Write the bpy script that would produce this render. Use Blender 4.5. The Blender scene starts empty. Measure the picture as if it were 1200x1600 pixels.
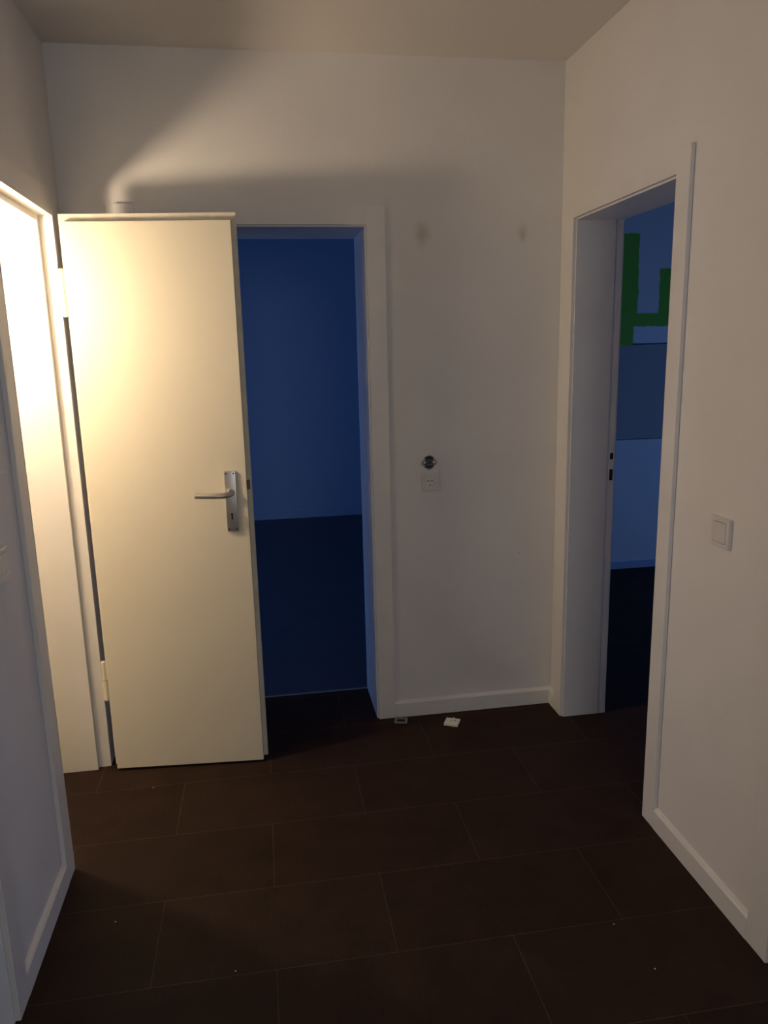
import bpy, bmesh, math, random
from mathutils import Matrix, Vector
random.seed(4)
scene = bpy.context.scene
col = scene.collection

# ------------------------------------------------------------------ camera
cam_data = bpy.data.cameras.new('camera')
cam = bpy.data.objects.new('camera', cam_data); col.objects.link(cam)
cam_data.sensor_fit = 'HORIZONTAL'; cam_data.sensor_width = 36.0
cam_data.lens = 1185.6 * 36.0 / 1200.0
cam_data.clip_start = 0.02
yaw, pitch, roll = 0.15627, -0.21080, -0.02363
fwd = Vector((math.sin(yaw)*math.cos(pitch), math.cos(yaw)*math.cos(pitch), math.sin(pitch)))
r0 = Vector((math.cos(yaw), -math.sin(yaw), 0)); u0 = r0.cross(fwd)
rgt = r0*math.cos(roll) + u0*math.sin(roll); up = -r0*math.sin(roll) + u0*math.cos(roll)
M = Matrix((rgt, up, -fwd)).transposed().to_4x4(); M.translation = Vector((0, 0, 1.55))
cam.matrix_world = M
scene.camera = cam

# ------------------------------------------------------------------ light and exposure
world = bpy.data.worlds.new('world'); scene.world = world; world.use_nodes = True
world.node_tree.nodes['Background'].inputs[0].default_value = (0.10, 0.22, 0.6, 1)
world.node_tree.nodes['Background'].inputs[1].default_value = 0.02
vs = scene.view_settings
vs.view_transform = 'Standard'; vs.look = 'None'; vs.gamma = 1.0; vs.use_curve_mapping = False
vs.exposure = 0.12
BULB_POS = (-0.985, 2.455, 1.755)
BULB_STRENGTH = 300.0
DUSK = (0.13, 0.34, 1.0)
FILL = (0.58, 0.70, 1.0)
def window_light(name, loc, rot, sx, sy, power, color):
    d = bpy.data.lights.new(name, 'AREA'); d.shape = 'RECTANGLE'; d.size = sx; d.size_y = sy
    d.energy = power; d.color = color
    o = bpy.data.objects.new(name, d); o.location = loc; o.rotation_euler = rot; col.objects.link(o)
R = math.radians
# dusk light standing in the windows of the neighbouring rooms
window_light('dusk_window_back_room', (-2.12, 4.1, 0.8), (0, R(-90), 0), 1.1, 1.5, 11.0, DUSK)
window_light('dusk_window_right_room', (4.02, 3.4, 0.85), (0, R(90), 0), 1.25, 1.5, 7.5, DUSK)
window_light('dusk_window_near_right', (3.42, 0.3, 1.45), (0, R(90), 0), 1.25, 1.5, 8.0, FILL)
window_light('dusk_window_near_left', (-3.02, 0.3, 1.45), (0, R(-90), 0), 1.25, 1.5, 9.0, (0.40, 0.56, 1.0))

window_light('fill_light_behind', (0.3, -3.9, 1.65), (R(90), 0, 0), 1.1, 1.1, 18.0, (0.92, 0.95, 1.0))  # fill light added behind the viewer to lift the hall

# ------------------------------------------------------------------ measures (metres)
XL, XR, YB, H = -0.662, 1.200, 2.980, 2.590
CT = 0.014          # casing thickness
BT = 0.014          # baseboard thickness
BBH = 0.069         # baseboard height
TL, TB, TR = 0.25, 0.31, 0.185   # wall thicknesses

# ------------------------------------------------------------------ materials
def mat(name, color, rough=0.6, metal=0.0, spec=0.5, bump=None, vary=None):
    m = bpy.data.materials.new(name); m.use_nodes = True
    nt = m.node_tree; b = nt.nodes['Principled BSDF']
    b.inputs['Base Color'].default_value = (*color, 1); b.inputs['Roughness'].default_value = rough
    b.inputs['Metallic'].default_value = metal; b.inputs['Specular IOR Level'].default_value = spec
    tc = nt.nodes.new('ShaderNodeTexCoord')
    if bump:
        n = nt.nodes.new('ShaderNodeTexNoise'); n.inputs['Scale'].default_value = bump[0]; n.inputs['Detail'].default_value = 4
        bp = nt.nodes.new('ShaderNodeBump'); bp.inputs['Strength'].default_value = bump[1]; bp.inputs['Distance'].default_value = bump[2]
        nt.links.new(tc.outputs['Object'], n.inputs['Vector']); nt.links.new(n.outputs['Fac'], bp.inputs['Height'])
        nt.links.new(bp.outputs['Normal'], b.inputs['Normal'])
    if vary:
        n = nt.nodes.new('ShaderNodeTexNoise'); n.inputs['Scale'].default_value = vary[0]; n.inputs['Detail'].default_value = 5
        r = nt.nodes.new('ShaderNodeValToRGB')
        r.color_ramp.elements[0].position = 0.35; r.color_ramp.elements[1].position = 0.7
        r.color_ramp.elements[0].color = (*[c*(1-vary[1]) for c in color], 1); r.color_ramp.elements[1].color = (*color, 1)
        nt.links.new(tc.outputs['Object'], n.inputs['Vector']); nt.links.new(n.outputs['Fac'], r.inputs['Fac'])
        nt.links.new(r.outputs['Color'], b.inputs['Base Color'])
    return m

def nmath(nt, op, a, b=None, c=None):
    n = nt.nodes.new('ShaderNodeMath'); n.operation = op
    for i, v in enumerate((a, b, c)):
        if v is None: continue
        if isinstance(v, (int, float)): n.inputs[i].default_value = v
        else: nt.links.new(v, n.inputs[i])
    return n.outputs[0]
def mixc(nt, fac, a, b):
    n = nt.nodes.new('ShaderNodeMix'); n.data_type = 'RGBA'
    nt.links.new(fac, n.inputs['Factor'])
    for v, k in ((a, 6), (b, 7)):
        if isinstance(v, tuple): n.inputs[k].default_value = (*v, 1)
        else: nt.links.new(v, n.inputs[k])
    return n.outputs[2]

WALLC = (0.80, 0.77, 0.74)
m_wall = mat('white_wall_paint', WALLC, 0.75, bump=(55, 0.35, 0.0015), vary=(3.0, 0.05), spec=0.25)
m_ceil = mat('white_ceiling_paint', (0.76, 0.72, 0.68), 0.85, bump=(45, 0.3, 0.0015), spec=0.2)
m_trim = mat('white_trim_lacquer', (0.80, 0.77, 0.73), 0.42, vary=(6, 0.05), bump=(30, 0.05, 0.001))
m_door = mat('cream_door_lacquer', (0.80, 0.735, 0.59), 0.42, vary=(2.5, 0.04), bump=(18, 0.04, 0.001))
m_edge = mat('worn_cream_door_edge', (0.76, 0.70, 0.58), 0.55, vary=(30, 0.12))
m_dusktint = mat('white_paint_blue_light_tint', (0.43, 0.52, 0.66), 0.8, bump=(40, 0.3, 0.0015))  # white paint with the blue dusk light tinted into its colour
m_alu = mat('brushed_aluminium', (0.60, 0.57, 0.53), 0.38, metal=1.0, bump=(200, 0.05, 0.0005))
m_black = mat('black_void', (0.006, 0.006, 0.008), 0.6)
m_brass = mat('brown_brass_latch', (0.12, 0.07, 0.05), 0.5, metal=0.6)
m_plastic = mat('white_plastic', (0.74, 0.71, 0.66), 0.4, vary=(30, 0.04))
m_greyplastic = mat('grey_plastic', (0.30, 0.29, 0.29), 0.5, vary=(30, 0.1))
m_steel = mat('galvanised_steel', (0.62, 0.60, 0.56), 0.4, metal=0.8, vary=(80, 0.3))
m_darkpart = mat('black_switch_insert', (0.012, 0.012, 0.02), 0.45)
m_lamin = mat('dark_laminate', (0.062, 0.066, 0.10), 0.45, vary=(4, 0.2))
m_tilewhite = mat('white_bathroom_wall', (0.85, 0.82, 0.76), 0.5, vary=(5, 0.04))
m_strip = mat('threshold_metal', (0.6, 0.6, 0.6), 0.35, metal=0.9, vary=(20, 0.1))
m_crumb = mat('plaster_crumb', (0.75, 0.72, 0.68), 0.8, bump=(300, 0.4, 0.001))
m_glass = mat('dusk_window_glass', (0.05, 0.07, 0.12), 0.05, vary=(2, 0.1))

# stains on the back wall: two old brownish marks
def wall_with_stains():
    m = mat('white_wall_paint_stained', WALLC, 0.75, bump=(55, 0.35, 0.0015), vary=(3.0, 0.05), spec=0.25)
    nt = m.node_tree; b = nt.nodes['Principled BSDF']
    base = b.inputs['Base Color'].links[0].from_socket
    tc = nt.nodes.new('ShaderNodeTexCoord'); sp = nt.nodes.new('ShaderNodeSeparateXYZ')
    nz = nt.nodes.new('ShaderNodeTexNoise'); nz.inputs['Scale'].default_value = 25
    nt.links.new(tc.outputs['Object'], nz.inputs['Vector']); nt.links.new(tc.outputs['Object'], sp.inputs[0])
    wob = nmath(nt, 'MULTIPLY', nmath(nt, 'SUBTRACT', nz.outputs['Fac'], 0.5), 0.9)
    out = base
    for x, z, rx, rz, a in ((0.643, 1.985, 0.034, 0.040, .21), (0.640, 1.955, 0.018, 0.048, .11), (1.041, 1.985, 0.022, 0.030, .19), (1.041, 1.962, .010, .022, .12), (1.045, 0.697, .003, .003, .5)):
        dx = nmath(nt, 'DIVIDE', nmath(nt, 'SUBTRACT', sp.outputs[0], x), rx)
        dz = nmath(nt, 'DIVIDE', nmath(nt, 'SUBTRACT', sp.outputs[2], z), rz)
        d = nmath(nt, 'SQRT', nmath(nt, 'ADD', nmath(nt, 'MULTIPLY', dx, dx), nmath(nt, 'MULTIPLY', dz, dz)))
        f = nmath(nt, 'SUBTRACT', 1.25, nmath(nt, 'ADD', d, wob))
        f = nmath(nt, 'MINIMUM', nmath(nt, 'MAXIMUM', f, 0), 1)
        f = nmath(nt, 'MULTIPLY', f, a*1.7)
        out = mixc(nt, f, out, (0.40, 0.29, 0.16))
    nt.links.new(out, b.inputs['Base Color'])
    return m
m_wall_back = wall_with_stains()

# brown floor tiles, half-offset rows
def tile_floor():
    m = bpy.data.materials.new('dark_brown_floor_tiles'); m.use_nodes = True
    nt = m.node_tree; b = nt.nodes['Principled BSDF']
    tc = nt.nodes.new('ShaderNodeTexCoord'); mp = nt.nodes.new('ShaderNodeMapping')
    mp.inputs['Location'].default_value = (0.04 + 0.315 + 6.3, 3.125 - 2.0, 0)
    br = nt.nodes.new('ShaderNodeTexBrick')
    br.inputs['Scale'].default_value = 1; br.inputs['Brick Width'].default_value = 0.63; br.inputs['Row Height'].default_value = 0.3125
    br.inputs['Mortar Size'].default_value = 0.0013; br.inputs['Mortar Smooth'].default_value = 0.3
    br.inputs['Color1'].default_value = (0.029, 0.0152, 0.0100, 1); br.inputs['Color2'].default_value = (0.034, 0.0188, 0.0127, 1)
    br.inputs['Mortar'].default_value = (0.080, 0.050, 0.035, 1)
    nt.links.new(tc.outputs['Object'], mp.inputs['Vector']); nt.links.new(mp.outputs['Vector'], br.inputs['Vector'])
    n1 = nt.nodes.new('ShaderNodeTexNoise'); n1.inputs['Scale'].default_value = 9; n1.inputs['Detail'].default_value = 8
    n2 = nt.nodes.new('ShaderNodeTexNoise'); n2.inputs['Scale'].default_value = 1.0; n2.inputs['Detail'].default_value = 5
    ms = nt.nodes.new('ShaderNodeMapping'); ms.inputs['Scale'].default_value = (160, 22, 1)
    nt.links.new(tc.outputs['Object'], n1.inputs['Vector']); nt.links.new(tc.outputs['Object'], ms.inputs['Vector']); nt.links.new(ms.outputs['Vector'], n2.inputs['Vector'])
    v = nmath(nt, 'ADD', nmath(nt, 'MULTIPLY', n1.outputs['Fac'], 0.9), nmath(nt, 'MULTIPLY', n2.outputs['Fac'], 0.5))
    v = nmath(nt, 'ADD', v, 0.30)
    vm = nt.nodes.new('ShaderNodeVectorMath'); vm.operation = 'SCALE'
    nt.links.new(br.outputs['Color'], vm.inputs[0]); nt.links.new(v, vm.inputs['Scale'])
    nt.links.new(vm.outputs[0], b.inputs['Base Color'])
    b.inputs['Roughness'].default_value = 0.6; b.inputs['Specular IOR Level'].default_value = 0.10
    bp = nt.nodes.new('ShaderNodeBump'); bp.inputs['Strength'].default_value = 0.25; bp.inputs['Distance'].default_value = 0.001
    h = nmath(nt, 'SUBTRACT', nmath(nt, 'MULTIPLY', n2.outputs['Fac'], 0.4), br.outputs['Fac'])
    nt.links.new(h, bp.inputs['Height']); nt.links.new(bp.outputs['Normal'], b.inputs['Normal'])
    return m
m_tiles = tile_floor()

# far wall of the right room: old green paint partly rolled over, bare grey band, paler base
def green_wall():
    m = mat('half_painted_green_wall', WALLC, 0.75, bump=(40, 0.3, 0.0015))
    nt = m.node_tree; b = nt.nodes['Principled BSDF']
    tc = nt.nodes.new('ShaderNodeTexCoord'); sp = nt.nodes.new('ShaderNodeSeparateXYZ')
    nz = nt.nodes.new('ShaderNodeTexNoise'); nz.inputs['Scale'].default_value = 22; nz.inputs['Detail'].default_value = 3
    ad = nt.nodes.new('ShaderNodeVectorMath'); ad.operation = 'MULTIPLY_ADD'
    ad.inputs[1].default_value = (0.02, 0.0, 0.02)
    sb = nt.nodes.new('ShaderNodeVectorMath'); sb.operation = 'SUBTRACT'; sb.inputs[1].default_value = (0.5, 0.5, 0.5)
    nt.links.new(tc.outputs['Object'], nz.inputs['Vector']); nt.links.new(nz.outputs['Color'], sb.inputs[0])
    nt.links.new(sb.outputs[0], ad.inputs[0]); nt.links.new(tc.outputs['Object'], ad.inputs[2]); nt.links.new(ad.outputs[0], sp.inputs[0])
    raw = nt.nodes.new('ShaderNodeSeparateXYZ'); nt.links.new(tc.outputs['Object'], raw.inputs[0])
    def box(x0, x1, z0, z1, s=sp, soft=0.006):
        def edge(v, lo, hi):
            a = nmath(nt, 'MINIMUM', nmath(nt, 'MAXIMUM', nmath(nt, 'DIVIDE', nmath(nt, 'SUBTRACT', v, lo), soft), 0), 1)
            c = nmath(nt, 'MINIMUM', nmath(nt, 'MAXIMUM', nmath(nt, 'DIVIDE', nmath(nt, 'SUBTRACT', hi, v), soft), 0), 1)
            return nmath(nt, 'MULTIPLY', a, c)
        return nmath(nt, 'MULTIPLY', edge(s.outputs[0], x0, x1), edge(s.outputs[2], z0, z1))
    GREEN = (0.20, 0.52, 0.045)
    c = mixc(nt, box(1.8, 2.482, 1.52, 2.25), WALLC, GREEN)
    c = mixc(nt, box(2.40, 3.0, 1.655, 2.03), c, GREEN)
    c = mixc(nt, box(2.482, 2.635, 1.742, 2.24), c, WALLC)
    c = mixc(nt, box(2.462, 3.2, 1.552, 1.662), c, (0.86, 0.86, 0.84))
    c = mixc(nt, box(0, 5, 0.915, 1.542, raw), c, (0.42, 0.40, 0.38))
    c = mixc(nt, box(2.462, 3.2, 1.540, 1.552, raw, .002), c, (0.06, 0.06, 0.06))
    c = mixc(nt, box(0, 5, 0.908, 0.918, raw, .002), c, (0.15, 0.15, 0.15))  # painted shadow line along the top of the paler base
    nt.links.new(c, b.inputs['Base Color'])
    return m
m_green = green_wall()

m_bulb = bpy.data.materials.new('warm_bulb_glow'); m_bulb.use_nodes = True
nt = m_bulb.node_tree; nt.nodes.remove(nt.nodes['Principled BSDF'])
em = nt.nodes.new('ShaderNodeEmission'); em.inputs[0].default_value = (1.0, 0.78, 0.53, 1); em.inputs[1].default_value = BULB_STRENGTH
nt.links.new(em.outputs[0], nt.nodes['Material Output'].inputs[0])

# ------------------------------------------------------------------ mesh helpers
def box(bm, x0, x1, y0, y1, z0, z1, bevel=0.0):
    x0, x1 = sorted((x0, x1)); y0, y1 = sorted((y0, y1)); z0, z1 = sorted((z0, z1))
    vs_ = [bm.verts.new((x, y, z)) for x in (x0, x1) for y in (y0, y1) for z in (z0, z1)]
    fs = [(0, 1, 3, 2), (4, 6, 7, 5), (0, 4, 5, 1), (2, 3, 7, 6), (0, 2, 6, 4), (1, 5, 7, 3)]
    faces = [bm.faces.new([vs_[i] for i in f]) for f in fs]
    if bevel > 0:
        edges = list({e for f in faces for e in f.edges})
        bmesh.ops.bevel(bm, geom=edges, offset=bevel, segments=2, profile=0.6, affect='EDGES')
def cyl(bm, p0, p1, r0_, r1_=None, seg=20):
    r1_ = r0_ if r1_ is None else r1_
    p0, p1 = Vector(p0), Vector(p1); d = p1 - p0
    mt = Matrix.Translation((p0+p1)/2) @ d.to_track_quat('Z', 'Y').to_matrix().to_4x4()
    bmesh.ops.create_cone(bm, cap_ends=True, segments=seg, radius1=r0_, radius2=r1_, depth=d.length, matrix=mt)
def ball(bm, c, r, sc=(1, 1, 1), seg=20):
    bmesh.ops.create_uvsphere(bm, u_segments=seg, v_segments=seg//2+2, radius=r, matrix=Matrix.Translation(c) @ Matrix.Diagonal((*sc, 1)))
def tube(bm, pts, rads, seg=16):
    pts = [Vector(p) for p in pts]; rings = []
    for i, p in enumerate(pts):
        d = (pts[min(i+1, len(pts)-1)] - pts[max(i-1, 0)]).normalized()
        q = d.to_track_quat('Z', 'Y'); r = rads[i] if isinstance(rads, list) else rads
        rx, ry = r if isinstance(r, tuple) else (r, r)
        rings.append([bm.verts.new(p + q @ Vector((rx*math.cos(2*math.pi*k/seg), ry*math.sin(2*math.pi*k/seg), 0))) for k in range(seg)])
    for a, b_ in zip(rings, rings[1:]):
        for k in range(seg): bm.faces.new((a[k], a[(k+1) % seg], b_[(k+1) % seg], b_[k]))
    bm.faces.new(rings[0][::-1]); bm.faces.new(rings[-1])
def obj(name, bm, m, parent=None, smooth=False, loc=None):
    me = bpy.data.meshes.new(name); bmesh.ops.recalc_face_normals(bm, faces=bm.faces); bm.to_mesh(me); bm.free()
    me.materials.append(m)
    if smooth:
        for p in me.polygons: p.use_smooth = True
        me.set_sharp_from_angle(angle=R(40))
    o = bpy.data.objects.new(name, me); col.objects.link(o)
    if parent: o.parent = parent
    if loc: o.location = loc
    return o
def empty(name, loc=(0, 0, 0), rz=0, **props):
    o = bpy.data.objects.new(name, None); col.objects.link(o); o.location = loc; o.rotation_euler = (0, 0, rz)
    o.empty_display_size = 0.05
    for k, v in props.items(): o[k] = v
    return o
def struct(name, bm, m, label, cat):
    o = obj(name, bm, m); o['kind'] = 'structure'; o['label'] = label; o['category'] = cat; return o
def B(*boxes, bevel=0.0):
    bm = bmesh.new()
    for b_ in boxes: box(bm, *b_, bevel=bevel)
    return bm

# ------------------------------------------------------------------ the shell
ZH = 2.011   # left doorway head
L1, L2 = 2.806, 2.2006        # left doorway, far and near opening edges
R1, R2 = 2.830, 2.124         # right doorway
BX0, BX1 = -0.400, 0.420      # back doorway
ZB, ZR = 2.0025, 2.0065
NL0, NL1 = 0.80, 1.640        # near left doorway
NR0, NR1 = 0.65, 1.470        # near right doorway
YR = -4.0                     # wall behind the camera

struct('floor', B((XL-0.30, 1.38, YR, 3.284, -0.06, 0), (1.38, 4.2, YR, 4.95, -0.06, 0), (-3.2, XL-0.30, YR, 1.95, -0.06, 0)), m_tiles,
       'dark brown rectangular floor tiles of the hallway with thin pale joints', 'floor')
struct('floor', B((-2.3, 1.3, 3.284, 7.2, -0.06, 0)), m_lamin, 'dark floor of the blue-lit room behind the back doorway', 'floor')
struct('floor', B((-2.3, XL-0.30, 2.0, 3.2, -0.06, 0)), mat('bathroom_floor', (.4, .36, .3), .5, vary=(6, .1)), 'light floor of the lit room behind the left doorway', 'floor')
struct('ceiling', B((-3.2, 4.2, YR-.1, 7.25, H, H+0.1)), m_ceil, 'white painted ceiling over the hallway', 'ceiling')

wl0 = XL-TL
struct('wall_left', B((wl0, XL, L1, YB+TB, 0, H), (wl0, XL, L2, L1, ZH, H), (wl0, XL, NL1, L2, 0, H), (wl0, XL, NL0, NL1, ZH, H), (wl0, XL, YR, NL0, 0, H)),
       m_wall, 'white painted left wall of the hallway around the lit doorway', 'wall')
struct('wall_back', B((XL, BX0, YB, YB+TB, 0, H), (BX0, BX1, YB, YB+TB, ZB, H), (BX1, XR, YB, YB+TB, 0, H)),
       m_wall_back, 'white painted back wall with two brownish stains above the socket', 'wall')
struct('wall_right', B((XR, XR+TR, R1, YB+TB, 0, H), (XR, XR+TR, R2, R1, ZR, H), (XR, XR+TR, NR1, R2, 0, H), (XR, XR+TR, NR0, NR1, ZR, H), (XR, XR+TR, YR, NR0, 0, H)),
       m_wall, 'white painted right wall of the hallway with the light switch', 'wall')
struct('wall_front', B((-3.2, 3.6, YR-.1, YR, 0, H)), m_wall, 'white wall behind the viewer', 'wall')
# back room
struct('wall_back_room_far', B((-2.3, 1.4, 7.12, 7.22, 0, H)), m_dusktint, 'far white wall of the blue-lit room behind the back doorway', 'wall')
struct('wall_back_room_left', B((-2.3, -2.2, YB+TB, 7.12, 0, H)), m_wall, 'left wall of the room behind the back doorway', 'wall')
struct('wall_back_room_right', B((1.30, 1.40, YB+TB, 7.12, 0, H)), m_wall, 'right wall of the room behind the back doorway', 'wall')
struct('wall_back_room_near', B((-2.3, wl0, YB+TB-.1, YB+TB, 0, H), (XR, XR+TR, YB+TB, YB+TB+.02, 0, H)), m_wall, 'hallway side wall of the room behind the back doorway', 'wall')
# right room
struct('wall_right_room_far', B((1.40, 4.2, 4.835, 4.95, 0, H)), m_green, 'wall with green paint partly rolled over white, seen through the right doorway', 'wall')
struct('wall_right_room_right', B((4.1, 4.2, 1.85, 4.835, 0, H)), m_wall, 'window side wall of the room behind the right doorway', 'wall')
struct('wall_right_room_near', B((XR+TR, 4.2, 1.80, 1.90, 0, H)), m_wall, 'near wall of the room behind the right doorway', 'wall')
# lit bathroom
struct('wall_bathroom_far', B((-2.3, wl0, 3.08, 3.18, 0, H)), m_tilewhite, 'far wall of the lit room behind the left doorway', 'wall')
struct('wall_bathroom_left', B((-2.3, -2.2, 2.05, 3.08, 0, H)), m_tilewhite, 'left wall of the lit room behind the left doorway', 'wall')
struct('wall_bathroom_near', B((-2.3, wl0, 1.95, 2.05, 0, H)), m_tilewhite, 'near wall of the lit room behind the left doorway', 'wall')
# rooms beside the viewer
struct('wall_near_left_room', B((-3.2, -3.1, YR, 1.95, 0, H), (-3.1, wl0, 1.85, 1.95, 0, H)), m_wall, 'walls of the room behind the near left doorway', 'wall')
struct('wall_near_right_room', B((3.5, 3.6, YR, 1.80, 0, H)), m_wall, 'wall of the room behind the near right doorway', 'wall')

# windows where the dusk light comes in, plus one added for the fill
def window(name, x, y0, y1, side, label):
    w = empty(name, (x, (y0+y1)/2, 0.8), kind='structure', label=label, category='window')
    hw = (y1-y0)/2; t = 0.03*side
    bm = bmesh.new()
    for a in ((-hw, -hw+.06, 0, 1.3), (hw-.06, hw, 0, 1.3), (-.03, .03, 0, 1.3), (-hw, hw, 0, .06), (-hw, hw, 1.24, 1.3)):
        box(bm, 0, t, a[0], a[1], a[2], a[3])
    obj('window_frame', bm, m_trim, w)
    bm = bmesh.new(); box(bm, 0.004*side, 0.010*side, -hw+.06, -.03, .06, 1.24); box(bm, 0.004*side, 0.010*side, .03, hw-.06, .06, 1.24)
    obj('window_pane', bm, m_glass, w)
    return w
window('window_1', -2.2, 3.4, 4.9, 1, 'window of the room behind the back doorway')
window('window_2', 4.1, 2.55, 4.25, -1, 'window of the room behind the right doorway')
window('window_3', 3.5, -.55, 1.15, -1, 'window of the near right room')
window('window_4', -3.1, -.55, 1.15, 1, 'window of the near left room')
w5 = window('added_fill_window', 0, -.62, .62, 1, 'added window for the fill light in the wall behind the viewer'); w5.location = (0.3, YR, 1.0); w5.rotation_euler = (0, 0, R(90))  # unseen window, added only to go with the fill light

# ------------------------------------------------------------------ door frames
CW = 0.077
def bx(bm, axis, face, sgn, a0, a1, d0, d1, z0, z1, bevel=0.0):
    """axis 'x': wall plane x=face, opening runs in y; d measured from the hall side into the wall (sgn)."""
    if axis == 'x': box(bm, face+sgn*d0, face+sgn*d1, a0, a1, z0, z1, bevel)
    else: box(bm, a0, a1, face+sgn*d0, face+sgn*d1, z0, z1, bevel)
def door_frame(name, axis, face, sgn, a0, a1, zh, depth, label, hall_rebate=False, room_rebate=False, jambs=('lo', 'hi'), cw=(CW, CW), ztop=None):
    """casing on the hall face and a lining through the wall; a0<a1 are the lining surfaces"""
    root = empty(name, kind='structure', label=label, category='door frame')
    zt = ztop or zh + CW
    g = 0.006
    bm = bmesh.new()
    bx(bm, axis, face, sgn, a0-cw[0], a0-g, -CT, 0.0, 0, zt, .0025)
    bx(bm, axis, face, sgn, a1+g, a1+cw[1], -CT, 0.0, 0, zt, .0025)
    bx(bm, axis, face, sgn, a0-g-.001, a1+g+.001, -CT+.0004, 0.0, zh+g, zt-.0004)
    obj('casing', bm, m_trim, root)
    bm = bmesh.new(); rb = 0.020; rd = 0.028
    def lining(d0, d1, ins):
        # ins = how far the surface stands into the opening
        bx(bm, axis, face, sgn, a0-g, a0+ins, d0, d1, 0, zh-ins, 0.0008)
        bx(bm, axis, face, sgn, a1-ins, a1+g, d0, d1, 0, zh-ins, 0.0008)
        bx(bm, axis, face, sgn, a0-g, a1+g, d0, d1, zh-ins, zh+g, 0.0008)
    if hall_rebate:
        lining(-CT, rd, 0.001); lining(rd+.003, depth, rb)
    elif room_rebate:
        lining(-.0015, depth-.030, 0.001); lining(depth-.027, depth+.004, -.002)
    else:
        lining(-.0015, depth, 0.001)
    obj('lining', bm, m_trim, root)
    return root
f_left = door_frame('trim_1', 'x', XL, -1, L2, L1, ZH, TL, 'white door frame of the brightly lit doorway on the left', hall_rebate=True)
f_back = door_frame('trim_2', 'y', YB, 1, BX0, BX1, ZB, TB, 'white door frame around the open back doorway', ztop=2.0783)
f_right = door_frame('trim_3', 'x', XR, 1, R2, R1, ZR, TR, 'white door frame around the open doorway in the right wall', room_rebate=True, ztop=2.0793)
door_frame('trim_4', 'x', XR, 1, NR0, NR1, ZR, TR, 'white door frame at the near end of the right wall', cw=(CW, .088))
door_frame('trim_5', 'x', XL, -1, NL0, NL1, ZH, TL, 'white door frame at the near end of the left wall')

# strike plate in the far jamb of the right frame
bm = bmesh.new()
sx = XR+TR-0.014
box(bm, sx-.011, sx+.011, R1-.0005, R1+.001, 0.985, 1.165)
st = obj('strike_plate', bm, m_trim, f_right)
bm = bmesh.new(); box(bm, sx-.006, sx+.007, R1-.0012, R1, 1.100, 1.125); box(bm, sx-.006, sx+.007, R1-.0012, R1, 1.015, 1.060)
obj('strike_hole', bm, m_black, st)

# metal strip where the tiles meet the back room's floor
bm = bmesh.new(); box(bm, BX0+.002, BX1-.002, 3.280, 3.290, -0.001, 0.0025)
struct('trim_6', bm, m_strip, 'thin pale threshold strip across the back doorway floor', 'threshold')

# baseboards
def baseboard(name, bm, label, m=None):
    struct(name, bm, m or m_trim, label, 'baseboard')
def bb_profile(bm, p0, p1, inward):
    """extruded board from p0 to p1 (xy), thickness CT towards `inward`, sloped top"""
    p0, p1, n = Vector((*p0, 0)), Vector((*p1, 0)), Vector((*inward, 0))
    prof = [(0, 0), (BT, 0), (BT, BBH-.006), (BT-.004, BBH-.001), (0, BBH+.004)]
    a = [bm.verts.new(p0 + n*d + Vector((0, 0, z))) for d, z in prof]
    b_ = [bm.verts.new(p1 + n*d + Vector((0, 0, z))) for d, z in prof]
    for i in range(5): bm.faces.new((a[i], a[(i+1) % 5], b_[(i+1) % 5], b_[i]))
    bm.faces.new(a[::-1]); bm.faces.new(b_)
bm = bmesh.new(); bb_profile(bm, (BX1+CW, YB), (XR, YB), (0, -1)); bb_profile(bm, (XL+.08, YB), (BX0-CW, YB), (0, -1)); baseboard('baseboard_back', bm, 'white baseboard along the back wall below the socket')
bm = bmesh.new(); bb_profile(bm, (XR, R1+CW), (XR, YB-BT), (-1, 0)); bb_profile(bm, (XR, NR1+.088), (XR, R2-CW), (-1, 0)); baseboard('baseboard_right', bm, 'white baseboard along the right wall below the switch')
bm = bmesh.new(); bb_profile(bm, (XL, NL1+CW), (XL, L2-CW), (1, 0)); bb_profile(bm, (XL, L1+CW), (XL, YB-BT), (1, 0)); baseboard('baseboard_left', bm, 'white baseboard along the left wall in the near corner')
bm = bmesh.new(); box(bm, -2.2, 1.3, 7.105, 7.12, 0, .06); baseboard('baseboard_back_room', bm, 'low baseboard at the far wall of the blue-lit room', m_dusktint)
bm = bmesh.new(); box(bm, 1.4, 4.1, 4.822, 4.835, 0, .05); baseboard('baseboard_right_room', bm, 'low baseboard below the green-patched wall', m_dusktint)

# ------------------------------------------------------------------ the open door
ANG = math.atan2(-0.046, 0.548)
door = empty('door_1', (-0.618, 2.762, 0), ANG, kind='structure', label='cream door standing open in front of the back wall, lit from the left doorway', category='door')
DW, DT = 0.554, 0.025
bm = bmesh.new(); box(bm, 0, DW, 0, DT, 0.010, 1.984, 0.0015)
obj('door_panel', bm, m_door, door)
bm = bmesh.new(); box(bm, -0.011, DW+.0155, DT, DT+.015, 0.016, 2.012, 0.0015)
lip = obj('door_lip', bm, m_edge, door); lip['label'] = 'worn overlapping edge strip of the door'
bm = bmesh.new(); box(bm, DW-.001, DW+.0008, .004, DT-.003, 0.965, 1.165)
obj('latch_plate', bm, m_edge, door)
bm = bmesh.new(); box(bm, DW, DW+.0095, .002, .022, 1.072, 1.104, 0.001)
lt = obj('latch', bm, m_brass, door); lt['label'] = 'brown latch bolt'
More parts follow.
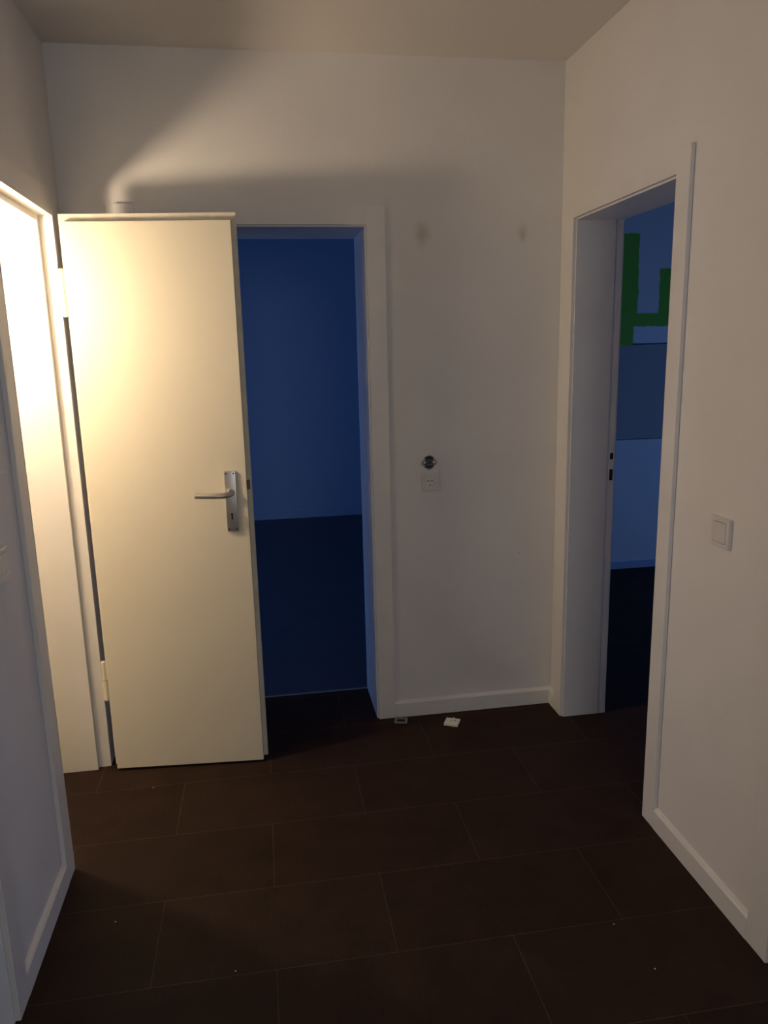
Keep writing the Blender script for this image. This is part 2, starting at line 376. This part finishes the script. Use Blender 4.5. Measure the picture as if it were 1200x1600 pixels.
# hinges
for zc, zn in ((1.765, 1.84), (0.362, 0.438)):
    bm = bmesh.new(); hx, hy = -0.0195, 0.026
    cyl(bm, (hx, hy, zc+.0012), (hx, hy, zn-.003), 0.0085, seg=20); cyl(bm, (hx, hy, zn-.003), (hx, hy, zn), 0.0085, 0.005, seg=20)
    cyl(bm, (hx, hy, zc-.079), (hx, hy, zc-.0012), 0.0085, seg=20); cyl(bm, (hx, hy, zc-.083), (hx, hy, zc-.079), 0.005, .0085, seg=20)
    cyl(bm, (hx, hy, zc-.07), (hx, hy, zc+.06), 0.004, seg=12)
    box(bm, hx, 0.002, hy-.002, hy+.002, zc+.004, zn-.008)
    box(bm, hx-.018, hx, hy-.002, hy+.002, zc-.075, zc-.004)
    obj('hinge', bm, m_door, door, smooth=True)
# handle: long plate, lever, screws and keyhole
hx = 0.497
bm = bmesh.new(); box(bm, hx-.0205, hx+.0205, -.009, 0.0005, 0.922, 1.142, 0.003)
plate = obj('handle_plate', bm, m_alu, door, smooth=True); plate['label'] = 'brushed aluminium handle plate'
bm = bmesh.new()
LZ = 1.064
pts = [(hx, -.004, LZ), (hx, -.022, LZ), (hx-.002, -.036, LZ-.001), (hx-.010, -.046, LZ-.002), (hx-.024, -.050, LZ-.003), (hx-.06, -.050, LZ-.003), (hx-.10, -.049, LZ-.002), (hx-.119, -.048, LZ-.001)]
tube(bm, pts, [.0150, .0115, .0108, .0106, .0103, .0098, .0094, .0090], 18)
obj('lever', bm, m_alu, plate, smooth=True)
for dx in (-.0135, .0135):
    for z in (0.931, 1.133):
        bm = bmesh.new(); cyl(bm, (hx+dx, -.0096, z), (hx+dx, -.0085, z), .0030, seg=14)
        obj('screw', bm, m_black, plate)
bm = bmesh.new(); cyl(bm, (hx, -.0098, 0.985), (hx, -.0085, 0.985), .0042, seg=16); box(bm, hx-.0024, hx+.0024, -.0098, -.0085, .968, .983); cyl(bm, (hx, -.0098, 0.970), (hx, -.0085, 0.970), .0034, seg=12)
obj('keyhole', bm, m_black, plate)

# ------------------------------------------------------------------ socket and the bare switch insert above it
sk = empty('wall_socket', (0.661, YB, 1.022), label='white square wall socket on the back wall below the bare switch insert', category='socket')
def ring_plate(bm, w, h, iw, ih, d0, d1, bevel=.0015):
    loops = []
    for a, b_, d in ((w, h, d0), (w, h, d1-bevel), (w-bevel, h-bevel, d1), (iw+bevel*.4, ih+bevel*.4, d1), (iw, ih, d1-bevel*.4), (iw, ih, d0)):
        loops.append([bm.verts.new((x*a, -d, z*b_)) for x, z in ((-1, -1), (1, -1), (1, 1), (-1, 1))])
    for k in range(6):
        p, q = loops[k], loops[(k+1) % 6]
        for n in range(4): bm.faces.new((p[n], p[(n+1) % 4], q[(n+1) % 4], q[n]))
bm = bmesh.new(); ring_plate(bm, .036, .036, .0265, .0265, 0, .010); obj('socket_frame', bm, m_plastic, sk)
bm = bmesh.new()
box(bm, -.0262, .0262, -.004, 0, -.0262, .0262)
# square insert with a round recess
seg = 32
outer, inner, deep = [], [], []
for k in range(seg):
    a = 2*math.pi*k/seg + math.pi/seg; c, s = math.cos(a), math.sin(a); q = .0262/max(abs(c), abs(s))
    outer.append(bm.verts.new((c*q, -.0115, s*q))); inner.append(bm.verts.new((c*.0200, -.0115, s*.0200))); deep.append(bm.verts.new((c*.0192, -.0042, s*.0192)))
obase = [bm.verts.new((v.co.x, -.004, v.co.z)) for v in outer]
for k in range(seg):
    j = (k+1) % seg
    bm.faces.new((outer[k], outer[j], inner[j], inner[k])); bm.faces.new((inner[k], inner[j], deep[j], deep[k])); bm.faces.new((outer[j], outer[k], obase[k], obase[j]))
bm.faces.new(deep)
obj('socket_insert', bm, m_plastic, sk)
for x, z, r in ((-.0085, .002, .0027), (.0085, .002, .0027), (0, .002, .0018), (0, -.0150, .0024)):
    bm = bmesh.new(); cyl(bm, (x, -.0052, z), (x, -.0040, z), r, seg=14); obj('socket_hole', bm, m_black, sk)

sw = empty('bare_switch_insert', (0.659, YB, 1.100), label='bare black and metal switch insert without its cover, above the wall socket', category='switch')
bm = bmesh.new(); cyl(bm, (0, -.0012, 0), (0, 0.0005, 0), .0262, seg=36); obj('flush_box', bm, m_black, sw)
bm = bmesh.new()
for s in (-1, 1):
    # side lobes of the metal support: open brackets
    tube(bm, [(s*.013, -.003, .013), (s*.021, -.003, .0125), (s*.030, -.003, .006), (s*.031, -.003, 0), (s*.030, -.003, -.006), (s*.021, -.003, -.0125), (s*.013, -.003, -.013)], (.0018, .0022), 8)
    tube(bm, [(-.008, -.003, s*.022), (-.006, -.003, s*.0285), (.006, -.003, s*.0285), (.008, -.003, s*.022)], (.0014, .0018), 8)
    box(bm, s*.013, s*.024, -.004, -.0012, -.006, .006, .0008)
obj('metal_support', bm, m_steel, sw, smooth=True)
bm = bmesh.new(); box(bm, -.014, .014, -.008, -.001, -.019, .019, .0015); box(bm, -.0085, .0085, -.007, -.001, -.0255, .0255, .001)
obj('insert_body', bm, m_darkpart, sw)
bm = bmesh.new(); ring_plate(bm, .0095, .0098, .0078, .0081, .0075, .0105, .0004); obj('insert_rim', bm, m_greyplastic, sw)

# ------------------------------------------------------------------ light switches
def light_switch(loc, rz, label, tilt):
    t = empty('light_switch', loc, rz, label=label, category='light switch')
    bm = bmesh.new(); ring_plate(bm, .0405, .0405, .0285, .0285, 0, .011, .0018); box(bm, -.029, .029, -.006, 0, -.029, .029); obj('switch_frame', bm, m_plastic, t)
    bm = bmesh.new(); box(bm, -.0275, .0275, -.012, -.006, -.0275, .0275, .0015)
    r = obj('rocker', bm, m_plastic, t); r.rotation_euler = (R(tilt), 0, 0)
    return t
light_switch((XR, 1.803, 1.052), R(-90), 'white square rocker switch on the right wall beside the doorway', 1.5)
light_switch((XL, 1.945, 1.050), R(90), 'white rocker switch on the left wall, cut by the photo edge', 1.5)

# ------------------------------------------------------------------ parts left on the floor
fr = empty('switch_cover_frame', (0.514, 2.931, 0.0), R(-14), label='small grey square switch frame lying on the floor against the back baseboard', category='switch frame')
bm = bmesh.new()
for a in ((-.027, .027, -.022, -.015), (-.027, .027, .015, .022), (-.027, -.019, -.015, .015), (.019, .027, -.015, .015)): box(bm, a[0], a[1], a[2], a[3], 0, .007, .0012)
obj('frame_ring', bm, m_greyplastic, fr)
for s in (-1, 1):
    bm = bmesh.new(); box(bm, s*.019-.002, s*.019+.002, -.008, .008, .002, .0085, .0006)
    obj('frame_clip', bm, m_greyplastic, fr)
cp = empty('switch_rocker_cover', (0.722, 2.869, 0.0), R(-27), label='white square switch cover lying on the dark tiles below the socket', category='switch cover')
bm = bmesh.new(); box(bm, -.030, .030, -.028, .028, 0.0, .010, .0015); obj('cover_plate', bm, m_plastic, cp)
for x in (-.004, .012):
    bm = bmesh.new(); cyl(bm, (x, .004, .0098), (x, .004, .0125), .0030, seg=12); obj('clip', bm, m_greyplastic, cp)
bm = bmesh.new(); box(bm, .000, .006, .022, .027, .0098, .0145, .0004); obj('tab', bm, m_plastic, cp)

# ------------------------------------------------------------------ plaster crumbs on the tiles
def crumb(x, y, r):
    bm = bmesh.new(); bmesh.ops.create_icosphere(bm, subdivisions=2, radius=r)
    for v in bm.verts: v.co *= random.uniform(.75, 1.2); v.co.z = max(v.co.z*.6, -r*.35)
    bm.transform(Matrix.Translation((0, 0, r*.35)))
    o = obj('plaster_crumb', bm, m_crumb, loc=(x, y, 0)); o['label'] = 'tiny white plaster crumb lying on the dark floor tiles'
    o['category'] = 'debris'; o['group'] = 'plaster crumbs on the floor tiles'
for x, y, r in ((-0.483, 1.941, .0022), (-0.145, 1.702, .0020), (-0.468, 2.617, .0018), (0.905, 1.512, .0022), (0.873, 1.674, .0018)):
    crumb(x, y, r)

# ------------------------------------------------------------------ the lamp in the bathroom
bl = empty('hanging_bulb', BULB_POS, label='bare warm bulb hanging in the lit room behind the left doorway', category='lamp')
bm = bmesh.new(); ball(bm, (0, 0, 0), .048, (1, 1, 1.1), 24); bo = obj('bulb', bm, m_bulb, bl, smooth=True)
bm = bmesh.new(); cyl(bm, (0, 0, .058), (0, 0, .100), .017, .014, 20); obj('bulb_holder', bm, m_plastic, bl)
bm = bmesh.new(); cyl(bm, (0, 0, .100), (0, 0, H-BULB_POS[2]), .003, seg=10); obj('cord', bm, m_plastic, bl)
